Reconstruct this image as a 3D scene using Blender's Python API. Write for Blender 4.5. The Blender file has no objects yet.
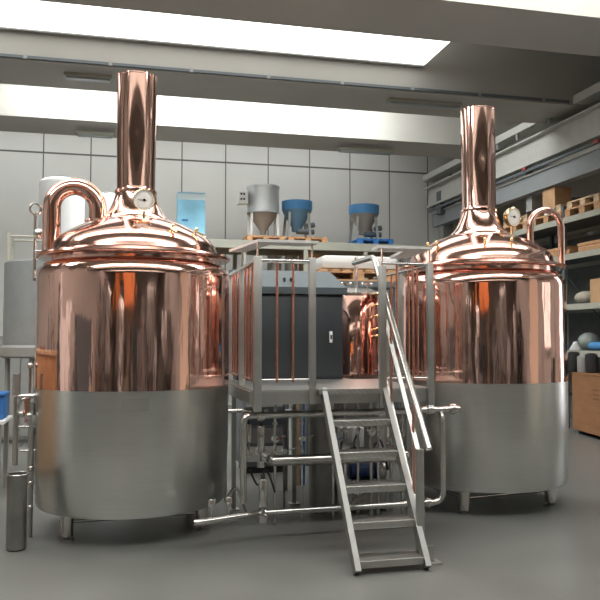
import bpy, bmesh, math, random
from mathutils import Vector, Matrix
random.seed(7)
PI = math.pi
C = bpy.context.scene.collection
# ------------------------------------------------------------------ camera
# hall frame: x runs along the back wall, y runs into the hall, z is up
CAMZ, F, YAW, PITCH = 1.57, 750.0, math.radians(13.5), math.atan(38 / 750)
FH = Vector((math.sin(YAW), math.cos(YAW), 0)); RT = Vector((math.cos(YAW), -math.sin(YAW), 0))
FW = FH * math.cos(PITCH) + Vector((0, 0, math.sin(PITCH)))
UP = RT.cross(FW)
def at(px, py, y=None, x=None, z=None):
    """the point of the hall seen at a photo pixel, on the plane y=, x= or z="""
    d = FW + RT * ((px - 300) / F) + UP * ((300 - py) / F)
    o = Vector((0, 0, CAMZ))
    t = (y / d.y) if y is not None else (x / d.x) if x is not None else ((z - CAMZ) / d.z)
    return o + d * t
cam = bpy.data.objects.new('camera', bpy.data.cameras.new('camera')); C.objects.link(cam)
cam.location = (0, 0, CAMZ); cam.data.lens = 45; cam.data.sensor_width = 36
cam.data.clip_end = 200
cam.rotation_euler = (PI / 2 + PITCH, 0, -YAW)
bpy.context.scene.camera = cam

# ------------------------------------------------------------------ materials
def mat(name, col, rough=.5, metal=0., noise=0., nscale=6., bump=0., bscale=40., stretch=(1, 1, 1), emit=None, coat=0., rvar=0.):
    m = bpy.data.materials.new(name); m.use_nodes = True
    nt = m.node_tree; b = nt.nodes['Principled BSDF']
    b.inputs['Base Color'].default_value = (*col, 1)
    b.inputs['Roughness'].default_value = rough; b.inputs['Metallic'].default_value = metal
    if coat: b.inputs['Coat Weight'].default_value = coat
    tc = nt.nodes.new('ShaderNodeTexCoord'); mp = nt.nodes.new('ShaderNodeMapping')
    mp.inputs['Scale'].default_value = stretch
    nt.links.new(tc.outputs['Object'], mp.inputs['Vector'])
    n = nt.nodes.new('ShaderNodeTexNoise'); n.inputs['Scale'].default_value = nscale; n.inputs['Detail'].default_value = 6
    nt.links.new(mp.outputs[0], n.inputs['Vector'])
    if noise:
        r = nt.nodes.new('ShaderNodeValToRGB')
        r.color_ramp.elements[0].position = .3; r.color_ramp.elements[1].position = .7
        r.color_ramp.elements[0].color = (*[c * (1 - noise) for c in col], 1)
        r.color_ramp.elements[1].color = (*[min(1, c * (1 + noise)) for c in col], 1)
        nt.links.new(n.outputs['Fac'], r.inputs[0]); nt.links.new(r.outputs[0], b.inputs['Base Color'])
    if rvar:
        mr = nt.nodes.new('ShaderNodeMapRange'); mr.inputs['To Min'].default_value = max(0, rough - rvar); mr.inputs['To Max'].default_value = rough + rvar
        nt.links.new(n.outputs['Fac'], mr.inputs['Value']); nt.links.new(mr.outputs[0], b.inputs['Roughness'])
    if bump:
        n2 = nt.nodes.new('ShaderNodeTexNoise'); n2.inputs['Scale'].default_value = bscale; n2.inputs['Detail'].default_value = 3
        nt.links.new(mp.outputs[0], n2.inputs['Vector'])
        bp = nt.nodes.new('ShaderNodeBump'); bp.inputs['Strength'].default_value = bump; bp.inputs['Distance'].default_value = .01
        nt.links.new(n2.outputs['Fac'], bp.inputs['Height']); nt.links.new(bp.outputs[0], b.inputs['Normal'])
    if emit:
        b.inputs['Emission Color'].default_value = (*emit[:3], 1); b.inputs['Emission Strength'].default_value = emit[3]
    return m
M = {}
M['copper'] = mat('polished_copper', (.88, .57, .49), .07, 1, noise=.05, nscale=1.5, bump=.34, bscale=4.0, stretch=(2.6, 2.6, .3), rvar=.03)
M['copper_lid'] = mat('spun_copper', (.84, .53, .45), .12, 1, noise=.04, nscale=2, bump=.02, bscale=5, rvar=.04)
M['copper_rod'] = mat('copper_rod', (.80, .42, .32), .2, 1)
M['steel_brushed'] = mat('brushed_steel_sheet', (.66, .665, .64), .30, 1, noise=.03, nscale=9, bump=.03, bscale=60, stretch=(.3, .3, 6), rvar=.05)
M['steel'] = mat('stainless_tube', (.62, .61, .58), .22, 1, noise=.05, nscale=5)
M['steel_satin'] = mat('satin_steel', (.47, .47, .45), .42, 1, noise=.08, nscale=8)
M['sack'] = mat('sack_cloth', (.42, .38, .30), .8, 0, noise=.15, bump=.5, bscale=12)
M['dullgreen'] = mat('grey_green_plastic', (.22, .25, .22), .5, 0, noise=.15)
M['satin_dull'] = mat('ground_steel_bar', (.31, .31, .295), .55, 1, noise=.06, nscale=8)
M['traypaint'] = mat('pale_tray_sheet', (.62, .62, .60), .5, .2)
M['steel_dark'] = mat('dull_steel', (.30, .30, .29), .45, 1, noise=.15, nscale=6)
M['brass'] = mat('brass', (.85, .68, .38), .2, 1)
M['white_dial'] = mat('white_dial', (.85, .85, .82), .3)
M['black'] = mat('black_plastic', (.02, .02, .02), .45)
M['rubber'] = mat('black_rubber', (.03, .03, .03), .7)
M['anthracite'] = mat('anthracite_paint', (.028, .036, .042), .42, 0, noise=.12, nscale=3)
M['bluegrey'] = mat('blue_grey_paint', (.07, .09, .10), .35, 0, noise=.06)
M['blue'] = mat('blue_plastic', (.03, .15, .42), .45, 0, noise=.1)
M['skyblue'] = mat('light_blue_rim', (.07, .24, .50), .4)
M['white'] = mat('white_paint', (.75, .76, .75), .45, 0, noise=.03)
M['whiteplastic'] = mat('white_sheet', (.62, .62, .60), .5, 0, noise=.03, bump=.3, bscale=8)
M['wood'] = mat('pallet_wood', (.46, .26, .13), .7, 0, noise=.35, nscale=7, stretch=(1, 6, 6))
M['woodpale'] = mat('pale_pallet_wood', (.52, .38, .24), .7, 0, noise=.3, nscale=6)
M['ply'] = mat('plywood', (.25, .12, .052), .55, 0, noise=.14, nscale=2.5, stretch=(1, 1, 5))
M['card'] = mat('cardboard', (.45, .27, .14), .75, 0, noise=.12, nscale=5)
M['greypaint'] = mat('grey_painted_steel', (.27, .275, .26), .5, 0, noise=.08, nscale=4)
M['greytank'] = mat('grey_tank_sheet', (.34, .37, .38), .4, .6, noise=.06)
M['rackgreen'] = mat('pale_green_rack_paint', (.34, .34, .28), .5, 0, noise=.05)
M['rackdark'] = mat('dark_rack_paint', (.10, .12, .13), .5)
M['runway'] = mat('runway_beam_paint', (.42, .42, .39), .5, 0, noise=.06)
M['concrete'] = mat('precast_concrete', (.42, .41, .38), .8, 0, noise=.05, nscale=1.2)
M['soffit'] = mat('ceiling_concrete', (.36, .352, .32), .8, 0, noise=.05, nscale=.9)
M['orange'] = mat('orange_board', (.62, .20, .06), .5, 0, noise=.1)
M['beige'] = mat('beige_door_leaf', (.82, .70, .56), .6)
M['red'] = mat('red_paint', (.30, .06, .05), .5)
M['glow'] = mat('rooflight_glazing', (.9, .9, .9), .5, emit=(1, .985, .96, 12.5))
M['glow_soft'] = mat('hazed_rooflight_glazing', (.9, .9, .9), .5, emit=(1, .99, .97, 2.2))  # added glow that whitens the top of the view
M['glow_mid'] = mat('pale_rooflight_glazing', (.9, .9, .9), .5, emit=(.96, .98, 1, 3.2))  # same glazing, glow strength set to light the back wall
M['glow_strong'] = mat('clear_rooflight_glazing', (.9, .9, .9), .5, emit=(.97, .99, 1, 17.0))  # same glazing, glow raised until the far beam face turns white
M['glow2'] = mat('window_glazing', (.9, .9, .9), .5, emit=(.95, .95, 1, 2.6))
M['glow_pale'] = mat('frosted_window_glazing', (.8, .8, .8), .5, emit=(1, .97, .92, .9))  # window glow kept low for a faint stripe in the copper
M['floor'] = mat('concrete_floor', (.135, .137, .128), .34, 0, noise=.16, nscale=1.3, bump=.05, bscale=30, rvar=.1)

def checker():
    m = mat('checker_plate', (.50, .50, .48), .36, 1, noise=.05)
    nt = m.node_tree; b = nt.nodes['Principled BSDF']
    tc = nt.nodes.new('ShaderNodeTexCoord')
    w1 = nt.nodes.new('ShaderNodeTexWave'); w1.inputs['Scale'].default_value = 14; w1.bands_direction = 'DIAGONAL'
    mp = nt.nodes.new('ShaderNodeMapping'); mp.inputs['Rotation'].default_value = (0, 0, PI / 2)
    w2 = nt.nodes.new('ShaderNodeTexWave'); w2.inputs['Scale'].default_value = 14; w2.bands_direction = 'DIAGONAL'
    nt.links.new(tc.outputs['Object'], w1.inputs['Vector']); nt.links.new(tc.outputs['Object'], mp.inputs[0]); nt.links.new(mp.outputs[0], w2.inputs['Vector'])
    mx = nt.nodes.new('ShaderNodeMath'); mx.operation = 'MAXIMUM'
    nt.links.new(w1.outputs['Fac'], mx.inputs[0]); nt.links.new(w2.outputs['Fac'], mx.inputs[1])
    bp = nt.nodes.new('ShaderNodeBump'); bp.inputs['Strength'].default_value = .6; bp.inputs['Distance'].default_value = .004
    nt.links.new(mx.outputs[0], bp.inputs['Height']); nt.links.new(bp.outputs[0], b.inputs['Normal'])
    return m
M['checker'] = checker()

def panel_wall():
    """precast wall panels: vertical joints every 1.025 m and one level joint"""
    m = mat('wall_panels', (.63, .63, .60), .75, 0, noise=.035, nscale=.9)
    nt = m.node_tree; b = nt.nodes['Principled BSDF']
    geo = nt.nodes.new('ShaderNodeNewGeometry'); sp = nt.nodes.new('ShaderNodeSeparateXYZ')
    nt.links.new(geo.outputs['Position'], sp.inputs[0])
    def mth(op, a, bb=None):
        n = nt.nodes.new('ShaderNodeMath'); n.operation = op
        for i, v in enumerate((a, bb)):
            if v is None: continue
            if isinstance(v, (int, float)): n.inputs[i].default_value = v
            else: nt.links.new(v, n.inputs[i])
        return n.outputs[0]
    xs = mth('ADD', sp.outputs['X'], 1.025 * 20 - 1.366 + .5125)
    md = mth('MODULO', xs, 1.025)
    j1 = mth('LESS_THAN', mth('ABSOLUTE', mth('SUBTRACT', md, .5125)), .013)
    j2 = mth('LESS_THAN', mth('ABSOLUTE', mth('SUBTRACT', sp.outputs['Z'], 5.72)), .02)
    j = mth('MAXIMUM', j1, j2)
    mix = nt.nodes.new('ShaderNodeMix'); mix.data_type = 'RGBA'
    src = b.inputs['Base Color'].links[0].from_socket
    nt.links.new(j, mix.inputs[0]); nt.links.new(src, mix.inputs[6]); mix.inputs[7].default_value = (.12, .115, .10, 1)
    nt.links.new(mix.outputs[2], b.inputs['Base Color'])
    return m
M['panels'] = panel_wall()

# ------------------------------------------------------------------ mesh builder
class MB:
    def __init__(s): s.bm = bmesh.new()
    def box(s, lo, hi, rz=0, rot=None, pivot=None, bevel=0):
        lo, hi = Vector(lo), Vector(hi)
        vs = [s.bm.verts.new((x, y, z)) for z in (lo.z, hi.z) for y in (lo.y, hi.y) for x in (lo.x, hi.x)]
        fs = [s.bm.faces.new([vs[i] for i in f]) for f in ((0, 2, 3, 1), (4, 5, 7, 6), (0, 1, 5, 4), (2, 6, 7, 3), (0, 4, 6, 2), (1, 3, 7, 5))]
        if rz or rot is not None:
            c = Vector(pivot) if pivot is not None else (lo + hi) / 2
            R = rot if rot is not None else Matrix.Rotation(rz, 3, 'Z')
            for v in vs: v.co = c + R @ (v.co - c)
        if bevel:
            es = list({e for f in fs for e in f.edges})
            bmesh.ops.bevel(s.bm, geom=es, offset=bevel, segments=2, profile=.5, affect='EDGES')
        return s
    def bar(s, a, b, w, h, side=None):
        """rectangular bar from a to b; w across (horizontal), h the other way"""
        a, b = Vector(a), Vector(b); d = (b - a).normalized()
        sd = Vector(side) if side is not None else (Vector((0, 0, 1)).cross(d) if abs(d.z) < .98 else Vector((1, 0, 0)))
        sd = (sd - d * sd.dot(d)).normalized(); up = d.cross(sd).normalized()
        r = []
        for p in (a, b):
            r.append([s.bm.verts.new(p + sd * (i * w / 2) + up * (j * h / 2)) for i, j in ((-1, -1), (1, -1), (1, 1), (-1, 1))])
        for k in range(4): s.bm.faces.new((r[0][k], r[0][(k + 1) % 4], r[1][(k + 1) % 4], r[1][k]))
        s.bm.faces.new(r[0][::-1]); s.bm.faces.new(r[1])
        return s
    def tube(s, pts, r, seg=14, fillet=0, cap=True, closed=False):
        pts = [Vector(p) for p in pts]
        if fillet and len(pts) > 2:
            q = [pts[0]]
            for i in range(1, len(pts) - 1):
                p = pts[i]; u = pts[i - 1] - p; v = pts[i + 1] - p
                f = min(fillet, u.length * .49, v.length * .49)
                a = p + u.normalized() * f; b = p + v.normalized() * f
                for k in range(7):
                    t = k / 6; q.append(a * (1 - t) ** 2 + p * 2 * t * (1 - t) + b * t ** 2)
            q.append(pts[-1]); pts = q
        rs = r if isinstance(r, (list, tuple)) else [r] * len(pts)
        rings = []; prev = None
        for i, p in enumerate(pts):
            if closed: t = pts[(i + 1) % len(pts)] - pts[i - 1]
            else: t = (pts[min(i + 1, len(pts) - 1)] - pts[max(i - 1, 0)])
            t.normalize()
            if prev is None:
                n = t.orthogonal().normalized()
            else:
                n = prev - t * prev.dot(t); n = n.normalized() if n.length > 1e-6 else t.orthogonal().normalized()
            prev = n; m = t.cross(n)
            rings.append([s.bm.verts.new(p + (n * math.cos(2 * PI * k / seg) + m * math.sin(2 * PI * k / seg)) * rs[i]) for k in range(seg)])
        N = len(rings)
        for i in range(N if closed else N - 1):
            A, B = rings[i], rings[(i + 1) % N]
            for k in range(seg): s.bm.faces.new((A[k], A[(k + 1) % seg], B[(k + 1) % seg], B[k]))
        if cap and not closed: s.bm.faces.new(rings[0][::-1]); s.bm.faces.new(rings[-1])
        return s
    def cyl(s, a, b, r, seg=20, r2=None): return s.tube([a, b], [r, r if r2 is None else r2], seg)
    def lathe(s, prof, c=(0, 0, 0), seg=96, axis=None):
        """profile of (radius, height) turned about the z axis (or AXIS) through c"""
        c = Vector(c); ax = Vector(axis).normalized() if axis is not None else Vector((0, 0, 1))
        Q = Vector((0, 0, 1)).rotation_difference(ax)
        rings = []
        for r, z in prof:
            if r < 1e-6: rings.append([s.bm.verts.new(c + Q @ Vector((0, 0, z)))])
            else: rings.append([s.bm.verts.new(c + Q @ Vector((r * math.cos(2 * PI * k / seg), r * math.sin(2 * PI * k / seg), z))) for k in range(seg)])
        for A, B in zip(rings, rings[1:]):
            for k in range(seg):
                f = [A[k % len(A)], A[(k + 1) % len(A)], B[(k + 1) % len(B)], B[k % len(B)]]
                g = []
                for v in f:
                    if v not in g: g.append(v)
                if len(g) > 2:
                    try: s.bm.faces.new(g)
                    except ValueError: pass
        return s
    def ball(s, c, r, seg=16, sz=1):
        return s.lathe([(r * math.sin(PI * k / 10), -r * sz * math.cos(PI * k / 10)) for k in range(11)], c, seg)
    def poly(s, pts, z0, z1):
        a = [s.bm.verts.new((x, y, z0)) for x, y in pts]; b = [s.bm.verts.new((x, y, z1)) for x, y in pts]
        n = len(pts)
        s.bm.faces.new(a[::-1]); s.bm.faces.new(b)
        for k in range(n): s.bm.faces.new((a[k], a[(k + 1) % n], b[(k + 1) % n], b[k]))
        return s
    def build(s, name, m, parent=None, smooth=True, origin=None):
        bmesh.ops.recalc_face_normals(s.bm, faces=s.bm.faces)
        if parent is not None:
            w = wloc(parent)
            o0 = w if origin is None else Vector(origin)
        else:
            if origin is None:
                xs = [v.co.x for v in s.bm.verts]; ys = [v.co.y for v in s.bm.verts]; zs = [v.co.z for v in s.bm.verts]
                o0 = Vector(((min(xs) + max(xs)) / 2, (min(ys) + max(ys)) / 2, min(zs)))
            else: o0 = Vector(origin)
            w = Vector((0, 0, 0))
        for v in s.bm.verts: v.co -= o0
        me = bpy.data.meshes.new(name); s.bm.to_mesh(me); s.bm.free()
        me.materials.append(m)
        if smooth:
            me.polygons.foreach_set('use_smooth', [True] * len(me.polygons))
            try: me.set_sharp_from_angle(angle=math.radians(38))
            except Exception: pass
        o = bpy.data.objects.new(name, me); C.objects.link(o)
        if parent is not None: o.parent = parent
        o.location = o0 - w
        return o
def wloc(o):
    p = Vector(o.location)
    while o.parent is not None: o = o.parent; p += Vector(o.location)
    return p
def tag(o, label=None, cat=None, group=None, kind=None):
    if label: o['label'] = label
    if cat: o['category'] = cat
    if group: o['group'] = group
    if kind: o['kind'] = kind
    return o
def thing(name, label, cat, loc, group=None):
    o = bpy.data.objects.new(name, None); C.objects.link(o); o.location = loc; o.empty_display_size = .2
    return tag(o, label, cat, group)
def struct(name, mb, m, label, cat):
    return tag(mb.build(name, m, smooth=False), label, cat, kind='structure')
def dup(root, loc, label=None):
    r = root.copy(); C.objects.link(r); r.location = loc
    if label: r['label'] = label
    for ch in list(root.children):
        c = ch.copy(); C.objects.link(c); c.parent = r
        for g in list(ch.children):
            d = g.copy(); C.objects.link(d); d.parent = c
    return r

# ------------------------------------------------------------------ the hall
XL, XR, YB, YF = -8.0, 8.9, 17.5, -12.0
struct('floor', MB().box((XL - .2, YF - .2, -.2), (XR + .2, YB + .2, 0)), M['floor'], 'grey concrete hall floor with faint stains', 'floor')
struct('wall_back', MB().box((XL, YB, 0), (XR, YB + .2, 7)), M['panels'], 'beige precast panel wall at the back of the hall', 'wall')
struct('wall_right', MB().box((XR, YF, 0), (XR + .2, YB, 7)), M['concrete'], 'grey concrete wall behind the shelving on the right', 'wall')
struct('wall_left', MB().box((XL - .2, YF, 0), (XL, YB, 7)), M['concrete'], 'concrete wall on the far left of the hall', 'wall')
struct('wall_front', MB().box((XL, YF - .2, 0), (XR, YF, 7)), M['panels'], 'panel wall behind the viewer', 'wall')
struct('ceiling', MB().box((XL, YF, 6.9), (XR, YB, 7.1)), M['soffit'], 'grey concrete roof slab of the hall', 'ceiling')
ZB = 5.44
k = 0
for y0 in (-9.3, -6.2, -3.1, 0, 1.6 + 3.1 - .0, 7.8, 10.9, 14.0):
    k += 1
    # a precast roof beam: wide foot, tapering web
    mb = MB(); zb_ = ZB + (.08 if y0 == 14.0 else 0)
    pr = [(y0, zb_), (y0 + 1.1, zb_), (y0 + 1.1, zb_ + .12), (y0 + .98, 6.9), (y0 + .02, 6.9), (y0, zb_ + .12)]
    v0 = [mb.bm.verts.new((XL, y, z)) for y, z in pr]; v1 = [mb.bm.verts.new((XR, y, z)) for y, z in pr]
    mb.bm.faces.new(v0); mb.bm.faces.new(v1[::-1])
    for i in range(6): mb.bm.faces.new((v0[i], v0[(i + 1) % 6], v1[(i + 1) % 6], v1[i]))
    struct('trim_%d' % k, mb, M['soffit'], 'precast concrete roof beam number %d across the hall' % k, 'roof beam')
# rooflights between the beams; the low soft pane is added for brightness
k = 0
for (ya, yb, z, xa, xb) in ((-4.7, -3.5, 6.5, -6, 7.0), (1.6, 2.6, 6.5, -6, 7), (6.3, 7.3, 6.3, -6, 7.0), (9.0, 10.8, 5.85, -6, 4.6), (12.1, 13.6, 6.55, -1.9, 5.0), (15.3, 16.6, 6.6, -6, 6.0)):
    k += 1
    t = thing('window_%d' % k, 'daylit rooflight glazing between the roof beams', 'rooflight', ((xa + xb) / 2, (ya + yb) / 2, z))
    t['kind'] = 'structure'
    p = MB().box((xa, ya, z), (xb, yb, z + .03)).build('pane', M['glow_soft' if k == 4 else 'glow_strong' if k == 5 else 'glow_mid' if k == 6 else 'glow'], t, smooth=False)
    fr = MB()
    fr.box((xa, ya - .06, z - .02), (xb, ya, z + .08)).box((xa, yb, z - .02), (xb, yb + .06, z + .08))
    fr.build('window_frame', M['greypaint'], t, smooth=False)
# daylight in the right wall, ahead of and beside the viewer
def wall_window(n, y0, y1, z0, z1, bars, label, gm='glow2'):
    t = thing('window_%d' % n, label, 'window', (XR, (y0 + y1) / 2, z0)); t['kind'] = 'structure'
    MB().box((XR - .05, y0, z0), (XR - .03, y1, z1)).build('pane', M[gm], t, smooth=False)
    fr = MB().box((XR - .09, y0 - .07, z0 - .07), (XR - .001, y0, z1 + .07)).box((XR - .09, y1, z0 - .07), (XR - .001, y1 + .07, z1 + .07))
    fr.box((XR - .09, y0, z1), (XR - .001, y1, z1 + .07)).box((XR - .09, y0, z0 - .07), (XR - .001, y1, z0))
    for i in range(1, bars): y = y0 + (y1 - y0) * i / bars; fr.box((XR - .08, y - .025, z0), (XR - .02, y + .025, z1))
    fr.build('window_frame', M['greypaint'], t, smooth=False)
wall_window(7, 7.0, 7.9, .35, 4.3, 2, 'tall daylit glazed doorway in the right wall')
wall_window(8, 3.5, 4.8, 1.5, 3.0, 3, 'daylit window in the right wall beside the viewer', 'glow_pale')
t = struct('door_1', MB().box((XR - .10, -.3, .02), (XR - .02, 2.0, 5.2)), M['beige'], 'tall beige sliding door in the right wall', 'door')

# ------------------------------------------------------------------ brewing kettles
def arc(c, r, a0, a1, n, squash=1):
    return [(c[0] + r * math.cos(a0 + (a1 - a0) * i / n), c[1] + squash * r * math.sin(a0 + (a1 - a0) * i / n)) for i in range(n + 1)]
SHELL = [(.8, 1.172), (.8, 2.055)] + arc((.70, 2.055), .1, 0, PI * .5, 9, 1.35)[1:] + [(.69, 2.195)]
LID = [(.69, 2.196), (.69, 2.226), (.78, 2.226), (.80, 2.231), (.812, 2.243), (.806, 2.256), (.78, 2.264), (.725, 2.272), (.70, 2.283), (.692, 2.31),
       (.683, 2.343), (.66, 2.378), (.62, 2.415), (.56, 2.456), (.49, 2.497), (.41, 2.535), (.34, 2.56), (.29, 2.572)]
CHIM = [(.292, 2.573), (.288, 2.583), (.262, 2.605), (.232, 2.64), (.206, 2.69), (.188, 2.74), (.176, 2.785), (.174, 2.80), (.18, 2.803), (.18, 2.823), (.168, 2.828), (.163, 2.85), (.166, 3.3), (.168, 3.81), (.172, 3.815), (.172, 3.825), (.160, 3.825), (.156, 2.9)]
def lid_z(r):
    for (r0, z0), (r1, z1) in zip(LID[8:], LID[9:]):
        if r1 <= r <= r0: return z0 + (z1 - z0) * (r0 - r) / (r0 - r1)
    return 2.57
def thermometer(parent, c, face, r, foot):
    """round brass thermometer on a stem"""
    face = Vector(face).normalized(); c = Vector(c)
    g = MB().lathe([(0, -.05), (r * .86, -.05), (r * .96, -.035), (r, -.005), (r, .012), (r * .93, .018), (r * .9, .012)], c, 40, face).build('thermometer_case', M['brass'], parent)
    tag(g, 'round brass thermometer with white dial')
    MB().lathe([(0, .010), (r * .9, .010)], c, 40, face).build('dial', M['white_dial'], g)
    Q = Vector((0, 0, 1)).rotation_difference(face)
    rt = face.cross(Vector((0, 0, 1))).normalized() * -1; up = rt.cross(face) * -1
    if up.z < 0: up = -up
    nd = MB().bar(c + face * .014 - rt * r * .55 + up * r * .05, c + face * .014 + rt * r * .28 - up * r * .02, .004, .002)
    nd.lathe([(0, .018), (r * .12, .018), (r * .12, .011)], c + rt * r * .05, 14, face)
    nd.build('needle', M['black'], g)
    tk = MB()
    for i in range(24):
        a = PI * 2 * i / 24
        if -PI * .72 < (a if a < PI else a - 2 * PI) + PI * .5 < PI * -.28: continue
        d = rt * math.cos(a) + up * math.sin(a)
        tk.bar(c + face * .012 + d * r * .70, c + face * .012 + d * r * .82, .003, .0015, side=face.cross(d))
    tk.build('dial_ticks', M['black'], g)
    MB().cyl(c - Vector((0, 0, r * .9)) - face * .02, foot, .012, 12).build('thermometer_stem', M['brass'], g)
def kettle(cx, cy, label, legs, clamps):
    t = thing('brewing_kettle', label, 'kettle', (cx, cy, 0))
    c = (cx, cy, 0)
    low = MB().lathe([(0, .20), (.3, .205), (.72, .215), (.765, .225), (.78, .25), (.797, .75), (.80, 1.171), (.79, 1.171)], c, 128).build('steel_jacket', M['steel_brushed'], t)
    tag(low, 'brushed stainless steel lower jacket')
    tag(MB().lathe(SHELL, c, 160).build('copper_shell', M['copper'], t), 'mirror polished copper shell')
    tag(MB().lathe(LID, c, 160).build('copper_lid', M['copper_lid'], t), 'domed copper lid with rolled rim')
    tag(MB().lathe(CHIM, c, 96).build('copper_chimney', M['copper'], t), 'tall copper vapour pipe on a flared collar')
    pts = []
    for a in legs:
        a = math.radians(a); p = Vector((cx + .62 * math.cos(a), cy + .62 * math.sin(a), 0)); pts.append(p)
        lg = MB().cyl(p + Vector((0, 0, .035)), p + Vector((0, 0, .24)), .05, 24).build('leg', M['steel'], t)
        MB().cyl(p, p + Vector((0, 0, .012)), .055, 24).cyl(p + Vector((0, 0, .012)), p + Vector((0, 0, .035)), .02, 14).build('levelling_foot', M['steel_dark'], lg)
    for i in range(len(pts)):
        a, b = pts[i], pts[(i + 1) % len(pts)]; d = (b - a).normalized() * .05
        MB().cyl(a + d + Vector((0, 0, .14)), b - d + Vector((0, 0, .14)), .014, 12).build('leg_brace', M['steel'], t)
    for a in clamps:
        a = math.radians(a); r = .60; q = Vector((math.cos(a), math.sin(a), 0)); p = Vector((cx, cy, 0)) + q * r; z = lid_z(r)
        MB().cyl(p + Vector((0, 0, z - .005)), p + q * .015 + Vector((0, 0, z + .03)), .008, 10).ball(p + q * .018 + Vector((0, 0, z + .035)), .015, 12).bar(p + q * .0 + Vector((0, 0, z + .02)), p + q * .09 + Vector((0, 0, z - .02)), .02, .012).build('lid_clamp', M['brass'], t)
    return t
def azim(px, r, cx, cy):
    """the azimuth on the near side of a circle seen at pixel column px"""
    best = None
    for i in range(720):
        a = 2 * PI * i / 720; p = Vector((cx + r * math.cos(a), cy + r * math.sin(a), 0)); d = p.dot(FH)
        if d > Vector((cx, cy, 0)).dot(FH): continue
        u = 300 + F * p.dot(RT) / d
        if best is None or abs(u - px) < best[0]: best = (abs(u - px), a)
    return math.degrees(best[1])
LX, LY, RX, RY = .121, 6.544, 3.431, 6.728
KL = kettle(LX, LY, 'copper brewing kettle with the thick swan-neck pipe, left of the steel stairs', [azim(70, .62, LX, LY), azim(203, .62, LX, LY), azim(70, .62, LX, LY) + 180, azim(203, .62, LX, LY) + 180],
            [azim(171, .6, LX, LY), azim(194, .6, LX, LY), azim(205, .6, LX, LY) + 25, 100, 160])
KR = kettle(RX, RY, 'copper brewing kettle with the thin bent side pipe, right of the steel stairs', [azim(462, .62, RX, RY), azim(557, .62, RX, RY), azim(462, .62, RX, RY) + 180, azim(557, .62, RX, RY) + 180],
            [azim(486, .6, RX, RY), azim(512, .6, RX, RY), azim(430, .6, RX, RY), azim(438, .6, RX, RY), 95, 150])
# thermometers
p = at(144, 200, y=LY - .42); thermometer(KL, p, Vector((-.12, -1, -.12)), .089, Vector((p.x, p.y + .02, lid_z(.41) - .01)))
p = at(513, 217, y=RY - .10); thermometer(KR, p, Vector((.28, -1, -.05)), .096, Vector((p.x, p.y + .02, lid_z(.36) - .03)))
# thick swan neck on the left kettle
yy = LY + .12
def arch(pl, pr, ytop, r, zl, zr, yl, parent, name, label):
    a = at(pl[0], pl[1], y=yl); b = at(pr[0], pr[1], y=yl); top = at((pl[0] + pr[0]) / 2, ytop, y=yl).z - r
    R = (b.x - a.x) / 2; cxm = (a.x + b.x) / 2; zc = top - R * 1.0
    pts = [Vector((a.x, yl, zl)), Vector((a.x, yl, (zl + zc) / 2))]
    pts += [Vector((cxm - R * math.cos(PI * i / 20), yl, zc + R * math.sin(PI * i / 20))) for i in range(21)]
    pts += [Vector((b.x, yl, (zc + zr) / 2)), Vector((b.x, yl, zr))]
    o = MB().tube(pts, r, 28).build(name, M['copper_lid'], parent); tag(o, label)
    return a, b
a, b = arch((52, 200), (98, 200), 178, .073, 2.262, 2.50, LY - .02, KL, 'swan_neck_pipe', 'thick bent copper vapour pipe')
MB().lathe([(.073, 0), (.105, 0), (.108, .008), (.105, .016), (.073, .018)], (b.x, b.y, 2.545), 32).lathe([(.073, -.05), (.09, -.05), (.085, -.012), (.073, -.01)], (b.x, b.y, 2.545), 32).build('pipe_flange', M['copper_lid'], KL)
a, b = arch((530, 225), (561, 225), 207, .033, 2.50, 2.262, RY - .02, KR, 'swan_neck_pipe', 'thin bent copper side pipe')
MB().lathe([(.034, 0), (.05, 0), (.05, .03), (.034, .03)], (a.x, a.y, 2.49), 24).build('pipe_union', M['brass'], KR)
# hatch plate and drain stub on the left kettle jacket
az = math.radians(azim(137, .8, LX, LY))
mb = MB()
for i in range(8):
    a0 = az - .13 + .26 * i / 8; a1 = az - .13 + .26 * (i + 1) / 8
    q = [(LX + r * math.cos(a), LY + r * math.sin(a)) for a, r in ((a0, .8015), (a1, .8015), (a1, .806), (a0, .806))]
    mb.poly(q, 1.03, 1.12)
mb.build('type_plate', M['steel_satin'], KL)
# valve fittings on the left flank of the left kettle lid
f = at(35, 232, y=LY + .1)
mb = MB().cyl((f.x, f.y, 2.05), (f.x, f.y, 2.62), .012, 12).cyl((f.x, f.y, 2.30), (f.x + .06, f.y, 2.30), .015, 12)
mb.tube([(f.x + .045 * math.cos(2 * PI * i / 16), f.y, 2.66 + .045 * math.sin(2 * PI * i / 16)) for i in range(16)], .010, 8, closed=True).ball((f.x + .03, f.y, 2.45), .045)
mb.cyl((f.x, f.y, 2.08), (f.x + .12, f.y, 2.08), .012, 10)
tag(mb.build('relief_valve', M['steel'], KL), 'steel relief valve with a ring handle')

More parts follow.
